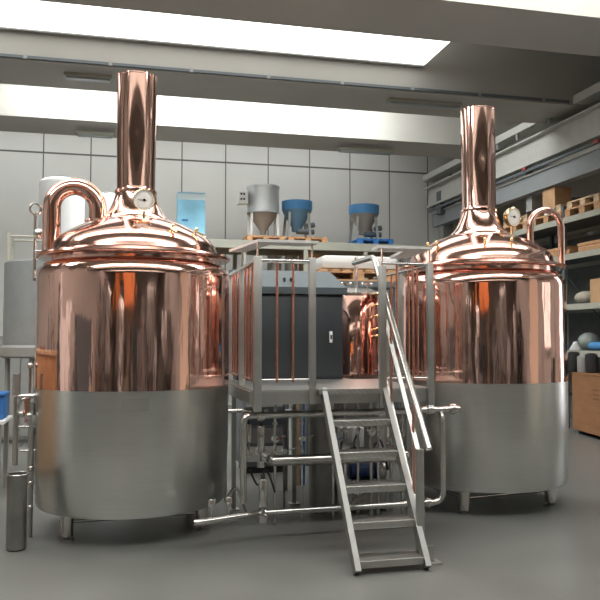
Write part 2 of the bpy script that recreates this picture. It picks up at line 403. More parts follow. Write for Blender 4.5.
# ------------------------------------------------------------------ brewers' platform
DX0, DX1, DY0, DY1, DZ = .985, 2.455, 5.68, 7.65, 1.17
PF = thing('brewing_platform', 'raised stainless steel platform with railings between the two copper kettles', 'platform', (1.7, 6.3, 0))
plan = [(DX0, DY0), (DX1, DY0), (DX1, 7.0), (2.2, 7.0), (2.2, DY1), (DX0, DY1)]
MB().poly(plan, DZ - .01, DZ).build('deck_plate', M['checker'], PF, smooth=False)
fr = MB()
for (a, b) in zip(plan, plan[1:] + plan[:1]):
    fr.bar((a[0], a[1], DZ - .06), (b[0], b[1], DZ - .06), .03, .1)
for xx in (1.54, 2.04): fr.bar((xx, DY0, DZ - .06), (xx, 6.98, DZ - .06), .03, .09)
tag(fr.build('deck_frame', M['steel_satin'], PF, smooth=False), 'satin steel channel frame')
for (xx, y0) in ((1.03, 6.9), (2.42, 6.1), (1.03, 7.5), (2.42, 6.9), (1.62, 7.0)):
    lg = MB().box((xx - .02, y0 - .02, .01), (xx + .02, y0 + .02, DZ - .05)).build('leg', M['steel_satin'], PF, smooth=False)
    MB().box((xx - .05, y0 - .05, 0), (xx + .05, y0 + .05, .012)).build('foot_plate', M['steel_satin'], lg, smooth=False)
RZ = 2.165
def post(x, y, z0, z1, s=.06): return MB().box((x - s / 2, y - .02, z0), (x + s / 2, y + .02, z1), bevel=.004).build('railing_post', M['steel_satin'], PF)
P1x = at(257.5, 300, y=DY0 - .03).x; P2x = at(312, 300, y=DY0 - .03).x; P3x = at(382, 300, y=DY0 - .03).x; P5x = at(429.5, 300, y=DY0 - .03).x
yf = DY0 - .037
post(P1x, yf, 1.01, RZ + .03, .06); post(P2x, yf, 1.06, RZ + .03, .052)
post(P3x, yf, 1.02, RZ - .02, .058); post(P5x, yf, 1.03, RZ + .01, .052)
xl = DX0 + .03; xr = DX1 - .03
post(xl, 6.35, DZ, RZ - .01, .055); post(xl, 7.05, DZ, RZ, .05); post(xr, 6.30, DZ, RZ - .01, .055)
def rail(pts, r=.017, name='top_rail', fillet=.05): return MB().tube(pts, r, 12, fillet=fillet).build(name, M['steel'], PF)
rail([(P2x, yf, RZ), (P1x, yf, RZ), ]); rail([(P1x, yf + .03, RZ), (xl, 6.35, RZ), (xl, 7.05, RZ)], fillet=0)
rail([(P3x, yf, RZ), (P5x, yf, RZ)], .012); rail([(P5x, yf + .03, RZ - .01), (xr, 6.30, RZ - .01), (xr, 6.98, RZ - .01)], .012, fillet=0)
for (a, b, y) in ((P1x, P2x, yf), (P3x, P5x, yf)): rail([(a, y, DZ + .08), (b, y, DZ + .08)], .008, 'bottom_rail')
rail([(xl, yf, DZ + .08), (xl, 7.05, DZ + .08)], .008, 'bottom_rail'); rail([(xr, yf, DZ + .08), (xr, 6.98, DZ + .08)], .008, 'bottom_rail')
def rod(x, y, z0=DZ + .06, z1=RZ): return MB().cyl((x, y, z0), (x, y, z1), .0105, 10).build('copper_rod', M['copper_rod'], PF)
for px in (277, 293): rod(at(px, 320, y=yf).x, yf)
for y in (5.85, 6.02, 6.18, 6.52, 6.70, 6.88): rod(xl, y)
for px in (397, 413): rod(at(px, 320, y=yf).x, yf)
for y in (5.88, 6.08, 6.5, 6.7): rod(xr, y)
# narrow canopy trays above the railing corners
def tray(pts, label, zc=2.305):
    mb = MB().poly(pts, zc, zc + .022)
    n = len(pts)
    o = mb.build('canopy_tray', M['traypaint'], PF, smooth=False); tag(o, label); return o
xa = at(262, 243, y=DY0 - .05).x; xb = at(318, 243, y=DY0 - .05).x
tray([(xa - .03, DY0 - .06), (xb, DY0 - .06), (xb - .01, DY0 + .14), (xa + .10, DY0 + .14), (xa - .02, 6.36), (xa - .15, 6.36)], 'flat steel tray over the left railing corner')
xc = at(378, 250, y=DY0 - .05).x; xd = at(432, 250, y=DY0 - .05).x
tray([(xc, DY0 - .06), (xd, DY0 - .06), (xd + .05, 6.36), (xd - .09, 6.36), (xd - .17, DY0 + .14), (xc + .01, DY0 + .14)], 'flat steel tray over the right railing corner', 2.285)
for (x, y, z0, z1) in ((P1x, yf, RZ, 2.306), (P2x, yf, RZ, 2.306), (P5x, yf, RZ, 2.286), (P3x, yf, RZ - .03, 2.286), (xl, 6.33, RZ, 2.306), (xr + .03, 6.30, RZ - .02, 2.286)):
    MB().cyl((x, y, z0), (x, y, z1), .008, 8).build('tray_support', M['steel'], PF)

# ------------------------------------------------------------------ stairs
ST = thing('steel_staircase', 'steep stainless steel stairs with checker plate treads leading up to the platform', 'stairs', (1.79, 5.0, 0))
sx0, sx1 = 1.545, 2.04
def line(y): return 1.17 + (y - 5.66) * (1.17 / .86)          # height of the stringer's centre line
for x in (sx0, sx1):
    MB().bar((x, 5.655, 1.165), (x, 4.81, .02), .04, .07, side=(1, 0, 0)).build('stringer', M['satin_dull'], ST, smooth=False)
for z in (.09, .305, .52, .735, .95):
    y = 5.66 - (1.17 - z) / (1.17 / .86) + .05
    MB().box((sx0 + .022, y - .10, z - .048), (sx1 - .022, y + .07, z), bevel=.004).build('tread', M['checker'], ST, smooth=False)
MB().box((sx0 - .05, DY0 - .07, DZ - .035), (sx1 - .02, DY0 - .02, DZ + .004)).build('top_nosing', M['checker'], ST, smooth=False)
hx = 2.075
h0 = at(374, 257, x=hx); h1 = at(429, 449, x=hx)
hr = MB().tube([(hx - .01, 6.5, h0.z), (hx, h0.y, h0.z), (hx, h1.y, h1.z)], .024, 16, fillet=.06).build('handrail', M['steel'], ST)
q0 = at(384, 316, x=hx); q1 = at(412, 420, x=hx); q2 = at(420, 452, x=hx)
MB().bar(q0, q2 + Vector((0, 0, -.05)), .034, .012, side=(1, 0, 0)).build('mid_rail', M['steel_satin'], ST, smooth=False)
q0 = at(384, 375, x=hx); q1 = at(414, 500, x=hx)
MB().bar(q0, q1, .034, .012, side=(1, 0, 0)).build('mid_rail', M['steel_satin'], ST, smooth=False)
nb = at(419.5, 449, x=hx - .02)
np_ = MB().box((nb.x - .026, nb.y - .02, .0), (nb.x + .026, nb.y + .02, nb.z), bevel=.003).build('newel_post', M['steel_satin'], ST)
MB().box((nb.x + .031, nb.y - .06, 0), (nb.x + .14, nb.y + .06, .012)).box((nb.x + .031, nb.y - .01, .012), (nb.x + .10, nb.y + .01, .12)).build('post_bracket', M['steel_satin'], ST, smooth=False)
for f_ in (.35, .75):
    y = h0.y + (h1.y - h0.y) * f_; z = h0.z + (h1.z - h0.z) * f_
    MB().cyl((hx, y, z - .015), (hx, y - .0, z - .72), .010, 10).build('copper_rod', M['copper_rod'], ST)

# ------------------------------------------------------------------ pipework in front of and below the platform
PG = 'stainless brewing pipes below the platform'
def pipe(name, pts, r, label, m='steel', fillet=.07, ferr=()):
    t = thing(name, label, 'pipe', (pts[0][0], pts[0][1], min(p[2] for p in pts)), PG)
    MB().tube(pts, r, 18, fillet=fillet).build('pipe_run', M[m], t)
    for (a, d) in ferr:
        a = Vector(a); d = Vector(d).normalized()
        MB().cyl(a - d * .025, a - d * .004, r * 1.55, 20).cyl(a + d * .004, a + d * .025, r * 1.55, 20).cyl(a - d * .004, a + d * .004, r * 1.75, 20).build('pipe_clamp', M['steel'], t)
    return t
A0 = at(243.5, 500, y=5.84); A1 = at(243.5, 416, y=5.84); A2 = at(430, 410.5, y=5.84); A3 = at(457, 407, y=5.88)
zA = A1.z
pipe('steel_pipe', [(A1.x, 5.84, .29), (A1.x, 5.84, zA), (A3.x, 5.84, zA + .015)], .027, 'steel pipe rising beside the left kettle, running right under the deck to the right kettle', ferr=[((at(261, 415, y=5.84).x, 5.84, zA), (1, 0, 0)), ((at(430, 410, y=5.84).x, 5.84, zA + .013), (1, 0, 0)), ((A3.x - .06, 5.84, zA + .015), (1, 0, 0))])
s0 = at(228, 411, y=5.92); s1 = at(268, 411, y=5.92)
pipe('steel_pipe', [(s0.x, 5.92, s0.z), (s1.x, 5.92, s0.z)], .015, 'short thin steel pipe stub above the top pipe beside the left kettle', fillet=0, ferr=[((s1.x - .1, 5.92, s0.z), (1, 0, 0))])
B0 = at(272, 461, y=5.96); B1 = at(408, 454, y=5.96)
pipe('steel_pipe', [(B0.x, 6.5, B0.z), (B0.x, 5.96, B0.z), (B1.x, 5.96, B0.z), (B1.x, 6.4, B0.z)], .043, 'thickest steel pipe, level behind the stairs at half the deck height', fillet=.06, ferr=[((B1.x - .08, 5.96, B0.z), (1, 0, 0))])
C0 = at(192, 517, y=5.70); zC = .215
C1x = at(443, 490, y=5.80).x; C2 = at(443, 413, y=5.80)
pipe('steel_pipe', [(C0.x, 5.60, zC), (1.1, 5.80, zC), (C1x, 5.80, zC + .01), (C1x, 5.80, C2.z), (C1x + .02, 5.95, C2.z + .02)], .024, 'long low steel pipe near the floor that turns up in front of the right kettle', fillet=.09,
     ferr=[((at(262, 510, y=5.80).x, 5.80, zC), (1, 0, 0)), ((C1x - .14, 5.80, zC + .01), (1, 0, 0))])
# two sampling cocks on the low pipe
cock = None
for i, px in enumerate((211.5, 228.5)):
    q = at(px, 511, y=5.66 + .05 * i); base = Vector((q.x, 5.60 + (q.x - C0.x) / (1.1 - C0.x) * .2, zC + .024))
    if cock is None:
        cock = thing('sampling_cock', 'left one of two steel sampling cocks with round knobs on the low pipe', 'valve', base, 'sampling cocks on the low pipe')
        MB().cyl(base, base + Vector((0, 0, .085)), .011, 12).build('stem', M['steel'], cock)
        MB().lathe([(0, .08), (.022, .08), (.030, .09), (.030, .125), (.024, .135), (0, .137)], base, 20).build('knob', M['steel'], cock)
        first = base
    else: dup(cock, base, 'right one of two steel sampling cocks with round knobs on the low pipe')
# pneumatic actuators at the platform's left front corner
def actuator(px, y0, y1, r, yy, label):
    a = at(px, y1, y=yy); b = at(px, y0, y=yy)
    t = thing('valve_actuator', label, 'valve', a, 'cylinder shaped valve actuators')
    MB().lathe([(0, 0), (r * .9, 0), (r, .006), (r, b.z - a.z - .006), (r * .9, b.z - a.z), (0, b.z - a.z)], a, 24).build('cylinder_body', M['steel'], t)
    MB().cyl(a - Vector((0, 0, .07)), a, r * .35, 12).build('stem', M['steel_dark'], t)
    MB().lathe([(0, -.12), (r * 1.1, -.12), (r * 1.1, -.07), (0, -.07)], a, 20).build('valve_body', M['steel'], t)
    MB().cyl(b, b + Vector((0, 0, .035)), r * .5, 12).build('position_cap', M['black'], t)
actuator(261, 426, 452, .030, 5.98, 'pale steel valve actuator hanging under the top pipe at the left deck corner')
actuator(263, 479, 506, .034, 5.70, 'pale steel valve actuator standing over the low pipe at the left deck corner')
actuator(249, 424, 442, .024, 6.3, 'narrow steel valve actuator behind the rising pipe')
# vertical steel vessel under the deck
v = at(323, 500, y=6.65)
t = thing('steel_standpipe', 'dark steel upright cylinder under the deck left of the stairs', 'vessel', (v.x, 6.65, 0))
MB().lathe([(0, .06), (.125, .06), (.133, .07), (.133, 1.05), (.12, 1.06), (0, 1.06)], (v.x, 6.65, 0), 40).build('cylinder_body', M['steel_dark'], t)
for a in (0, 2.1, 4.2): MB().cyl((v.x + .1 * math.cos(a), 6.65 + .1 * math.sin(a), 0), (v.x + .1 * math.cos(a), 6.65 + .1 * math.sin(a), .062), .012, 8).build('leg', M['steel_dark'], t)
# pump with a blue motor
pm = at(362, 470, y=6.62)
t = thing('centrifugal_pump', 'pump with a dark blue motor standing under the deck behind the stair treads', 'pump', (pm.x, 6.62, 0))
zc = pm.z
MB().lathe([(0, -.13), (.06, -.13), (.075, -.12), (.075, .10), (.085, .11), (.085, .13), (0, .13)], (pm.x, 6.62, zc), 28, (1, 0, 0)).build('motor', mat('navy_paint', (.02, .05, .17), .4), t)
MB().lathe([(0, .131), (.10, .131), (.11, .15), (.11, .19), (.09, .21), (0, .21)], (pm.x, 6.62, zc), 32, (1, 0, 0)).build('pump_head', M['steel'], t)
MB().box((pm.x - .12, 6.54, .02), (pm.x + .2, 6.70, zc - .076)).build('pump_pedestal', M['steel_satin'], t, smooth=False)
MB().box((pm.x - .13, 6.52, 0), (pm.x - .10, 6.72, .02)).box((pm.x + .17, 6.52, 0), (pm.x + .2, 6.72, .02)).build('foot', M['rubber'], t, smooth=False)
# thin vertical lines, hoses and white junction boxes under the deck
defs = [(333, 6.35, .012, 'steel'), (345, 6.45, .018, 'steel'), (358, 6.4, .012, 'steel'), (371, 6.38, .016, 'steel'), (378, 6.34, .012, 'steel'), (302, 6.3, .010, 'steel'), (275, 6.25, .013, 'steel'), (284, 6.7, .010, 'steel_dark'), (391, 6.5, .016, 'steel'), (402, 6.3, .013, 'steel')]
names = ['behind the treads at the left stringer', 'second from the left stringer', 'behind the middle of the treads', 'just right of the middle of the treads', 'behind the right stringer', 'left of the dark upright cylinder', 'right of the left corner actuators', 'in the shade left of the upright cylinder', 'just right of the right stringer', 'behind the red rods of the handrail']
for (px, yy, r, m), nm in zip(defs, names):
    b = at(px, 460, y=yy)
    t = thing('riser_pipe', 'thin upright steel pipe under the deck, ' + nm, 'pipe', (b.x, yy, 0), 'thin upright pipes under the deck')
    MB().cyl((b.x, yy, .0), (b.x, yy, 1.05), r, 12).build('pipe_run', M[m], t)
    z = .35 + (px * 37 % 50) / 100
    for dz in (0, .24): MB().cyl((b.x, yy, z + dz), (b.x, yy, z + dz + .018), r * 1.9, 14).build('pipe_clamp', M['steel'], t)
    vb = MB().lathe([(0, -.03), (r * 2.2, -.03), (r * 2.2, .03), (0, .03)], (b.x, yy - .01, z + .12), 14, (0, 1, 0)).build('ball_valve', M['steel'], t)
    MB().bar((b.x, yy - .045, z + .12), (b.x + .09, yy - .045, z + .15), .014, .006).build('valve_handle', M['blue'] if px in (333, 378) else M['red'] if px == 275 else M['steel'], vb)
for i, (px, py, yy, w, h) in enumerate(((345, 437, 7.3, .14, .20), (287, 412, 7.6, .07, .05), (358, 437, 7.42, .11, .20), (384, 462, 7.2, .12, .14))):
    c = at(px, py, y=yy)
    t = thing('junction_box', ['white control box behind the second stair tread', 'small white box under the deck left of the stairs', 'off-white control box behind the middle of the stairs', 'light grey box low behind the right stringer'][i], 'box', (c.x, yy, 0), 'boxes below the deck')
    MB().box((c.x - w / 2, yy - .04, c.z - h / 2), (c.x + w / 2, yy + .04, c.z + h / 2), bevel=.006).build('housing', M['white'], t)
    MB().box((c.x - .015, yy + .041, 0), (c.x + .015, yy + .07, c.z + h / 2)).build('mounting_post', M['steel_dark'], t, smooth=False)
random.seed(3)
cables = [('black cable drooping behind the left corner actuators', [(250, 470, 6.1), (258, 485, 6.2), (266, 470, 6.3), (275, 492, 6.2)]), ('black cable looped behind the second and third stair treads', [(360, 428, 6.5), (354, 446, 6.5), (368, 455, 6.45), (380, 440, 6.5), (388, 470, 6.45)]),
          ('pale hose hanging in a loop behind the lower treads', [(376, 480, 6.3), (362, 496, 6.3), (345, 505, 6.25), (338, 488, 6.3)]), ('thin hose arching over the floor beside the left kettle', [(225, 500, 6.1), (235, 488, 6.2), (241, 498, 6.2), (246, 512, 6.3)])]
for i, (lb, pp) in enumerate(cables):
    pts = [at(px, py, y=yy) for px, py, yy in pp]
    sm = []
    n = len(pts)
    for k in range(n - 1):
        p0, p1, p2, p3 = pts[max(k - 1, 0)], pts[k], pts[k + 1], pts[min(k + 2, n - 1)]
        for s in range(8):
            t_ = s / 8
            sm.append(.5 * ((2 * p1) + (p2 - p0) * t_ + (2 * p0 - 5 * p1 + 4 * p2 - p3) * t_ ** 2 + (3 * p1 - p0 - 3 * p2 + p3) * t_ ** 3))
    sm.append(pts[-1])
    tag(MB().tube(sm, .009 if i < 2 else .012, 8).build('hose', M['rubber'] if i < 2 else M['steel'], None), lb, 'hose', 'hoses and cables under the platform')
for i, (px, yy, w_, d_, h_, m_, nm, lb, ct) in enumerate(((262, 8.9, .55, .5, .98, 'rackdark', 'pump_station', 'dark pump station under the deck beside the left kettle', 'machine'), (340, 9.2, 1.0, .5, 1.05, 'steel_dark', 'heat_exchanger', 'dark steel heat exchanger behind the upright cylinder', 'machine'), (418, 9.0, .55, .5, 1.1, 'rackdark', 'tool_cabinet', 'dark tool cabinet under the deck beside the right kettle', 'cabinet'))):  # dark blocks added to hide the bright wall under the deck
    q = at(px, 440, y=yy); t = thing(nm, lb, ct, (q.x, yy, 0))
    MB().box((q.x - w_ / 2, yy - d_ / 2, .08), (q.x + w_ / 2, yy + d_ / 2, h_), bevel=.01).build('housing', M[m_], t)
    for k in range(4): MB().box((q.x - w_ / 2 + .04, yy - d_ / 2 - .012, .14 + k * .21), (q.x + w_ / 2 - .04, yy - d_ / 2 - .0005, .31 + k * .21)).build('front_panel', M[('greypaint', 'steel_dark', 'anthracite')[(k + i) % 3]], t, smooth=False)
    MB().box((q.x - w_ / 2 + .03, yy - d_ / 2 + .03, 0), (q.x + w_ / 2 - .03, yy + d_ / 2 - .03, .079)).build('plinth', M['black'], t, smooth=False)
# blue hose column seen under the deck
b = at(300, 440, y=7.9)
t = thing('blue_column', 'slim cream post with a blue strip under the deck left of the dark cylinder', 'post', (b.x, 7.9, 0))
MB().box((b.x - .06, 7.88, 0), (b.x - .005, 7.94, 1.08)).build('post', M['woodpale'], t, smooth=False)
MB().box((b.x - .004, 7.88, 0), (b.x + .05, 7.94, 1.08)).build('strip', M['blue'], t, smooth=False)

# ------------------------------------------------------------------ anthracite cabinet on the platform
t = thing('control_cabinet', 'anthracite control cabinet with a sloping hood standing on the platform', 'cabinet', (1.6, 7.3, DZ))
x0, x1, y0, y1 = 1.08, 2.125, 7.06, 7.6
MB().box((x0, y0, DZ), (x1, y1, 1.99), bevel=.006).build('housing', M['anthracite'], t)
mb = MB()
pr = [(y0 - .05, 1.995), (y1, 1.995), (y1, 2.26), (y0 + .22, 2.24), (y0 - .05, 2.06)]
v0 = [mb.bm.verts.new((x0 - .01, y, z)) for y, z in pr]; v1 = [mb.bm.verts.new((x1 + (.03 if i in (0, 4) else -.07 if i > 1 else 0), y, z)) for i, (y, z) in enumerate(pr)]
mb.bm.faces.new(v0); mb.bm.faces.new(v1[::-1])
for i in range(5): mb.bm.faces.new((v0[i], v0[(i + 1) % 5], v1[(i + 1) % 5], v1[i]))
tag(mb.build('hood', M['bluegrey'], t, smooth=False), 'blue-grey sloping hood')
for (a, b) in ((x0 + .015, 1.595), (1.605, x1 - .015)):
    dr = MB().box((a, y0 - .018, DZ + .03), (b, y0 - .001, 1.975), bevel=.003).build('door', M['anthracite'], t)
c = at(331, 337, y=y0 - .03)
MB().box((c.x - .014, y0 - .036, c.z - .055), (c.x + .014, y0 - .0185, c.z + .055), bevel=.003).build('handle', M['white'], dr)
MB().box((c.x - .008, y0 - .040, c.z - .02), (c.x + .008, y0 - .0365, c.z + .02)).build('lock', M['black'], dr, smooth=False)
pl = MB()
for px, w in ((282, .02), (289, .025)): q = at(px, 272, y=y0 + .15); pl.box((q.x - w / 2, y0 + .03, 2.10), (q.x + w / 2, y0 + .07, 2.155))
pl.build('push_buttons', M['black'], t, smooth=False)

# ------------------------------------------------------------------ third copper vessel behind the platform
vx, vy = 2.51, 8.0
t = thing('copper_vessel', 'smaller copper vessel behind the platform, right of the anthracite cabinet', 'kettle', (vx, vy, 0))
MB().lathe([(.39, 1.15), (.39, 2.02), (.385, 2.03)], (vx, vy, 0), 96).build('copper_shell', M['copper'], t)
MB().lathe([(0, .25), (.39, .25), (.39, 1.149)], (vx, vy, 0), 96).build('steel_jacket', M['steel_dark'], t)
tag(MB().lathe([(.39, 2.031), (.405, 2.031), (.405, 2.055), (.36, 2.065), (.2, 2.12), (0, 2.13)], (vx, vy, 0), 64).build('steel_lid', M['steel'], t), 'steel lid')
for a in (.6, 2.1, 3.7, 5.2): MB().cyl((vx + .33 * math.cos(a), vy + .33 * math.sin(a), 0), (vx + .33 * math.cos(a), vy + .33 * math.sin(a), .26), .03, 14).build('leg', M['steel'], t)
for px in (346, 367):
    q = at(px, 276, y=vy - .36); 
    MB().cyl((q.x, q.y, 2.055), (q.x, q.y, 2.15), .008, 8).bar((q.x - .05, q.y, 2.15), (q.x + .05, q.y, 2.15), .02, .015).ball((q.x - .05, q.y, 2.15), .016).ball((q.x + .05, q.y, 2.15), .016).build('wing_clamp', M['steel'], t)
q = at(356, 276, y=vy - .2)
MB().cyl((q.x, q.y, 2.10), (q.x, q.y, 2.45), .018, 12).build('vent_pipe', M['steel'], t)
for py in (294, 305, 316, 329, 336):
    q = at(374, py, y=vy - .36)
    az_ = math.atan2(-.36, q.x - vx); e = Vector((math.cos(az_), math.sin(az_), 0)); w = Vector((vx, vy, q.z)) + e * .385
    MB().cyl(w, w + e * .05, .010, 10).ball(w + e * .055, .018, 10).build('sampling_tap', M['brass'], t)
# raised shelf frame with a sheeted load behind the vessel
fx = at(350, 262, y=10.2).x
t = thing('steel_rack', 'dark steel stand under the sheeted load behind the smaller copper vessel', 'rack', (fx, 10.2, 0))
zt = at(350, 281, y=9.8).z
for sx in (-.55, .55):
    for sy in (-.38, .38): MB().box((fx + sx - .03, 10.2 + sy - .03, 0), (fx + sx + .03, 10.2 + sy + .03, zt - .08)).build('leg', M['rackdark'], t, smooth=False)
MB().box((fx - .6, 9.78, zt - .08), (fx + .6, 10.62, zt)).build('shelf', M['rackdark'], t, smooth=False)
def pallet(name, c, lx, ly, lz, label, m='wood', rz=0, group='wooden pallets', nb=3):
    """a pallet: deck boards over blocks over bottom boards"""
    c = Vector(c); t = thing(name, label, 'pallet', c, group)
    t.rotation_euler.z = rz
    a = MB(); n = 7
    for i in range(n):
        x = -lx / 2 + lx / n * (i + .5); a.box(Vector((c.x + x - lx / n * .38, c.y - ly / 2, c.z + lz * .82)), Vector((c.x + x + lx / n * .38, c.y + ly / 2, c.z + lz)))
    a.build('deck_boards', M[m], t, smooth=False)
    for j in range(3):
        b = MB(); y = -ly / 2 + ly * .08 + ly * .84 * j / 2
        b.box((c.x - lx / 2, c.y + y - ly * .08, c.z + lz * .70), (c.x + lx / 2, c.y + y + ly * .08, c.z + lz * .815))
        for i in range(nb):
            x = -lx / 2 + lx * .08 + (lx * .84) * i / (nb - 1)
            b.box((c.x + x - lx * .07, c.y + y - ly * .08, c.z + lz * .156), (c.x + x + lx * .07, c.y + y + ly * .08, c.z + lz * .70))
        b.build('bearer', M[m], t, smooth=False)
    d = MB()
    for j in range(3):
        y = -ly / 2 + ly * .08 + ly * .84 * j / 2; d.box((c.x - lx / 2, c.y + y - ly * .08, c.z), (c.x + lx / 2, c.y + y + ly * .08, c.z + lz * .155))
    d.build('bottom_boards', M[m], t, smooth=False)
    return t
pallet('wooden_pallet', (fx, 10.2, zt), 1.15, .8, .16, 'wooden pallet under the white sheeted load behind the platform')
mb = MB().box((fx - .52, 9.85, zt + .162), (fx + .62, 10.55, zt + .36), bevel=.08)
tag(mb.build('sheeted_load', M['whiteplastic']), 'white plastic sheeted load on a pallet behind the platform', 'load')

# ------------------------------------------------------------------ mezzanine rack along the back wall
ry0, ry1 = 15.3, 16.6
rz = at(300, 241.5, y=ry0).z
t = thing('storage_rack', 'long pale green storage rack along the back wall carrying the hoppers', 'rack', (3, 16, 0))
x0 = at(110, 240, y=ry0).x; x1 = at(425, 240, y=ry0).x
MB().box((x0, ry0, rz - .17), (x1, ry0 + .06, rz)).build('shelf_beam', M['rackgreen'], t, smooth=False)
MB().box((x0, ry1 - .06, rz - .17), (x1, ry1, rz)).build('shelf_beam', M['rackgreen'], t, smooth=False)
MB().box((x0, ry0 + .062, rz - .04), (x1, ry1 - .062, rz - .005)).build('shelf_board', M['woodpale'], t, smooth=False)
for i in range(6):
    x = x0 + .05 + (x1 - x0 - .1) * i / 5
    for y in (ry0 + .03, ry1 - .03):
        MB().box((x - .045, y - .028, 0), (x + .045, y + .028, rz - .175)).build('upright', M['rackgreen'], t, smooth=False)
MB().box((x0 + .1, ry0 + .1, 2.90), (x1 - .1, ry1 - .1, 2.95)).build('lower_shelf', M['woodpale'], t, smooth=False)
def on_rack(px, d=.6): q = at(px, 240, y=ry0 + d); return Vector((q.x, q.y, rz - .004))
W = lambda px, yy: (ry0 + .6) / F * px * 1.03      # pixels to metres at that depth
kx = 15.95 * 1.03 / F
pallet('wooden_pallet', on_rack(262, .7), 38 * kx, .95, .14, 'orange-brown pallet under the silver cone silo on the back rack', 'wood', 0)
pallet('wooden_pallet', on_rack(303, .7), 40 * kx, .95, .14, 'orange-brown pallet under the left blue-rimmed hopper', 'wood', 0)
bp = pallet('plastic_pallet', on_rack(369, .7), 38 * kx, .95, .15, 'blue pallet under the right blue-rimmed hopper', 'blue', 0, 'blue pallets')
# silver silo
c = on_rack(263, .7) + Vector((0, 0, .142)); R = 16 * kx
zt_ = at(263, 187, y=c.y).z; zb = at(263, 214, y=c.y).z; zc = at(263, 231, y=c.y).z
t = thing('cone_silo', 'silver cone-bottomed silo on legs on the back rack', 'silo', c)
MB().lathe([(0, zt_ + .03), (R * .6, zt_ + .03), (R * 1.03, zt_), (R * 1.03, zt_ - .04), (R, zt_ - .05), (R, zb + .03), (R * 1.03, zb + .02), (R * 1.03, zb)], (c.x, c.y, 0), 48).build('silo_body', mat('silver_paint', (.55, .57, .58), .35, .5), t)
MB().lathe([(R * .95, zb - .001), (R * .9, zb - .03), (R * .2, zc), (R * .2, zc - .07), (0, zc - .07)], (c.x, c.y, 0), 48).build('cone', mat('taupe_cone', (.30, .27, .24), .45, .4), t)
for a in (.5, 2.6, 3.7, 5.8):
    e = Vector((math.cos(a), math.sin(a), 0)); MB().bar(Vector((c.x, c.y, zb)) + e * R * .93, Vector((c.x, c.y, c.z)) + e * R * .98, .05, .05).build('leg', M['white'], t, smooth=False)
q = at(243, 198, y=c.y - .1)
MB().box((q.x - .12, q.y - .15, q.z - .14), (q.x + .09, q.y + .12, q.z + .14), bevel=.01).build('control_box', M['white'], t)
cb = MB()
for dx in (-.06, 0.0): 
    for dz in (.06, -.05): cb.box((q.x + dx - .02, q.y - .158, q.z + dz - .02), (q.x + dx + .02, q.y - .151, q.z + dz + .02))
cb.build('control_knobs', M['black'], t, smooth=False)
# blue rimmed hoppers
def hopper(px, ytop, ybot, label, conem):
    c = on_rack(px, .7) + Vector((0, 0, .152)); R = 15.5 * kx
    z1 = at(px, ytop, y=c.y).z; z2 = at(px, ytop + 9, y=c.y).z; z3 = at(px, ybot, y=c.y).z
    t = thing('feed_hopper', label, 'hopper', c, 'blue-rimmed feed hoppers')
    tag(MB().lathe([(R * .93, z1 - .06), (R * .93, z1), (R, z1), (R, z1 - .03), (R, z2 + .02), (R * .97, z2)], (c.x, c.y, 0), 48).build('rim', M['skyblue'], t), 'light blue rim band')
    MB().lathe([(R * .96, z2 - .001), (R * .93, z2 - .03), (R * .35, z3), (R * .35, z3 - .08), (0, z3 - .08)], (c.x, c.y, 0), 48).build('cone', conem, t)
    MB().lathe([(0, z1 - .05), (R * .92, z1 - .05)], (c.x, c.y, 0), 48).build('cover', M['bluegrey'], t)
    for a in (.7, 2.4, 3.9, 5.5):
        e = Vector((math.cos(a), math.sin(a), 0)); MB().bar(Vector((c.x, c.y, z2 - .06)) + e * R * .84, Vector((c.x, c.y, c.z)) + e * R * 1.02, .05, .04).build('leg', M['greypaint'], t, smooth=False)
    MB().cyl((c.x - .05, c.y - R * .5, z3 - .10), (c.x + R * 1.0, c.y - R * .5, z3 - .10), .06, 16).build('feed_screw', M['bluegrey'], t)
    MB().lathe([(0, -.08), (.06, -.08), (.06, .08), (0, .08)], (c.x + R * .8, c.y - R * .5, z3 + .04), 16, (1, 0, .2)).build('motor', M['bluegrey'], t)
hopper(297, 202, 228, 'blue hopper with grey-blue cone, next to the silver silo on the back rack', mat('blue_cone', (.10, .19, .27), .4))
hopper(364, 206, 231, 'blue-rimmed hopper with taupe grey cone, right one standing on the blue pallet', mat('grey_cone', (.22, .20, .18), .4))
# blue and white printed carton
q = at(190.5, 240, y=ry0 + .6); zt_ = at(190.5, 194, y=q.y).z; w = 13 * kx
t = thing('printed_carton', 'pale blue and white printed carton on the back rack behind the left kettle', 'box', (q.x, q.y, rz - .004))
MB().box((q.x - w, q.y - .2, rz - .004), (q.x + w, q.y + .2, zt_)).build('carton', mat('pale_blue_print', (.25, .58, .78), .5, 0, noise=.25, nscale=2), t, smooth=False)
MB().box((q.x - w, q.y - .203, zt_ - .16), (q.x + w, q.y - .2005, zt_ - .03)).build('print_band', mat('white_print', (.65, .78, .82), .5), t, smooth=False)
MB().box((q.x - w * .7, q.y - .203, zt_ - .62), (q.x - w * .25, q.y - .2005, zt_ - .57)).build('print_mark', M['blue'], t, smooth=False)
# goods on the lower rack shelf
for i, px in enumerate((275, 291, 301)):
    q = at(px, 255, y=15.9)
    o = MB().lathe([(0, 2.952), (.13, 2.952), (.14, 2.96), (.14, 3.34), (.13, 3.36), (0, 3.36)], (q.x, 15.9, 0), 24) if i < 2 else MB().box((q.x + .0, 15.7, 2.952), (q.x + .42, 16.1, 3.40))
    lab = ['left grey drum on the lower shelf of the back rack', 'right grey drum on the lower shelf of the back rack', 'orange-brown carton beside the grey drums on the back rack'][i]
    tag(o.build('drum' if i < 2 else 'carton', M['greytank'] if i < 2 else M['card']), lab, 'drum' if i < 2 else 'box', 'grey drums on the back rack' if i < 2 else None)

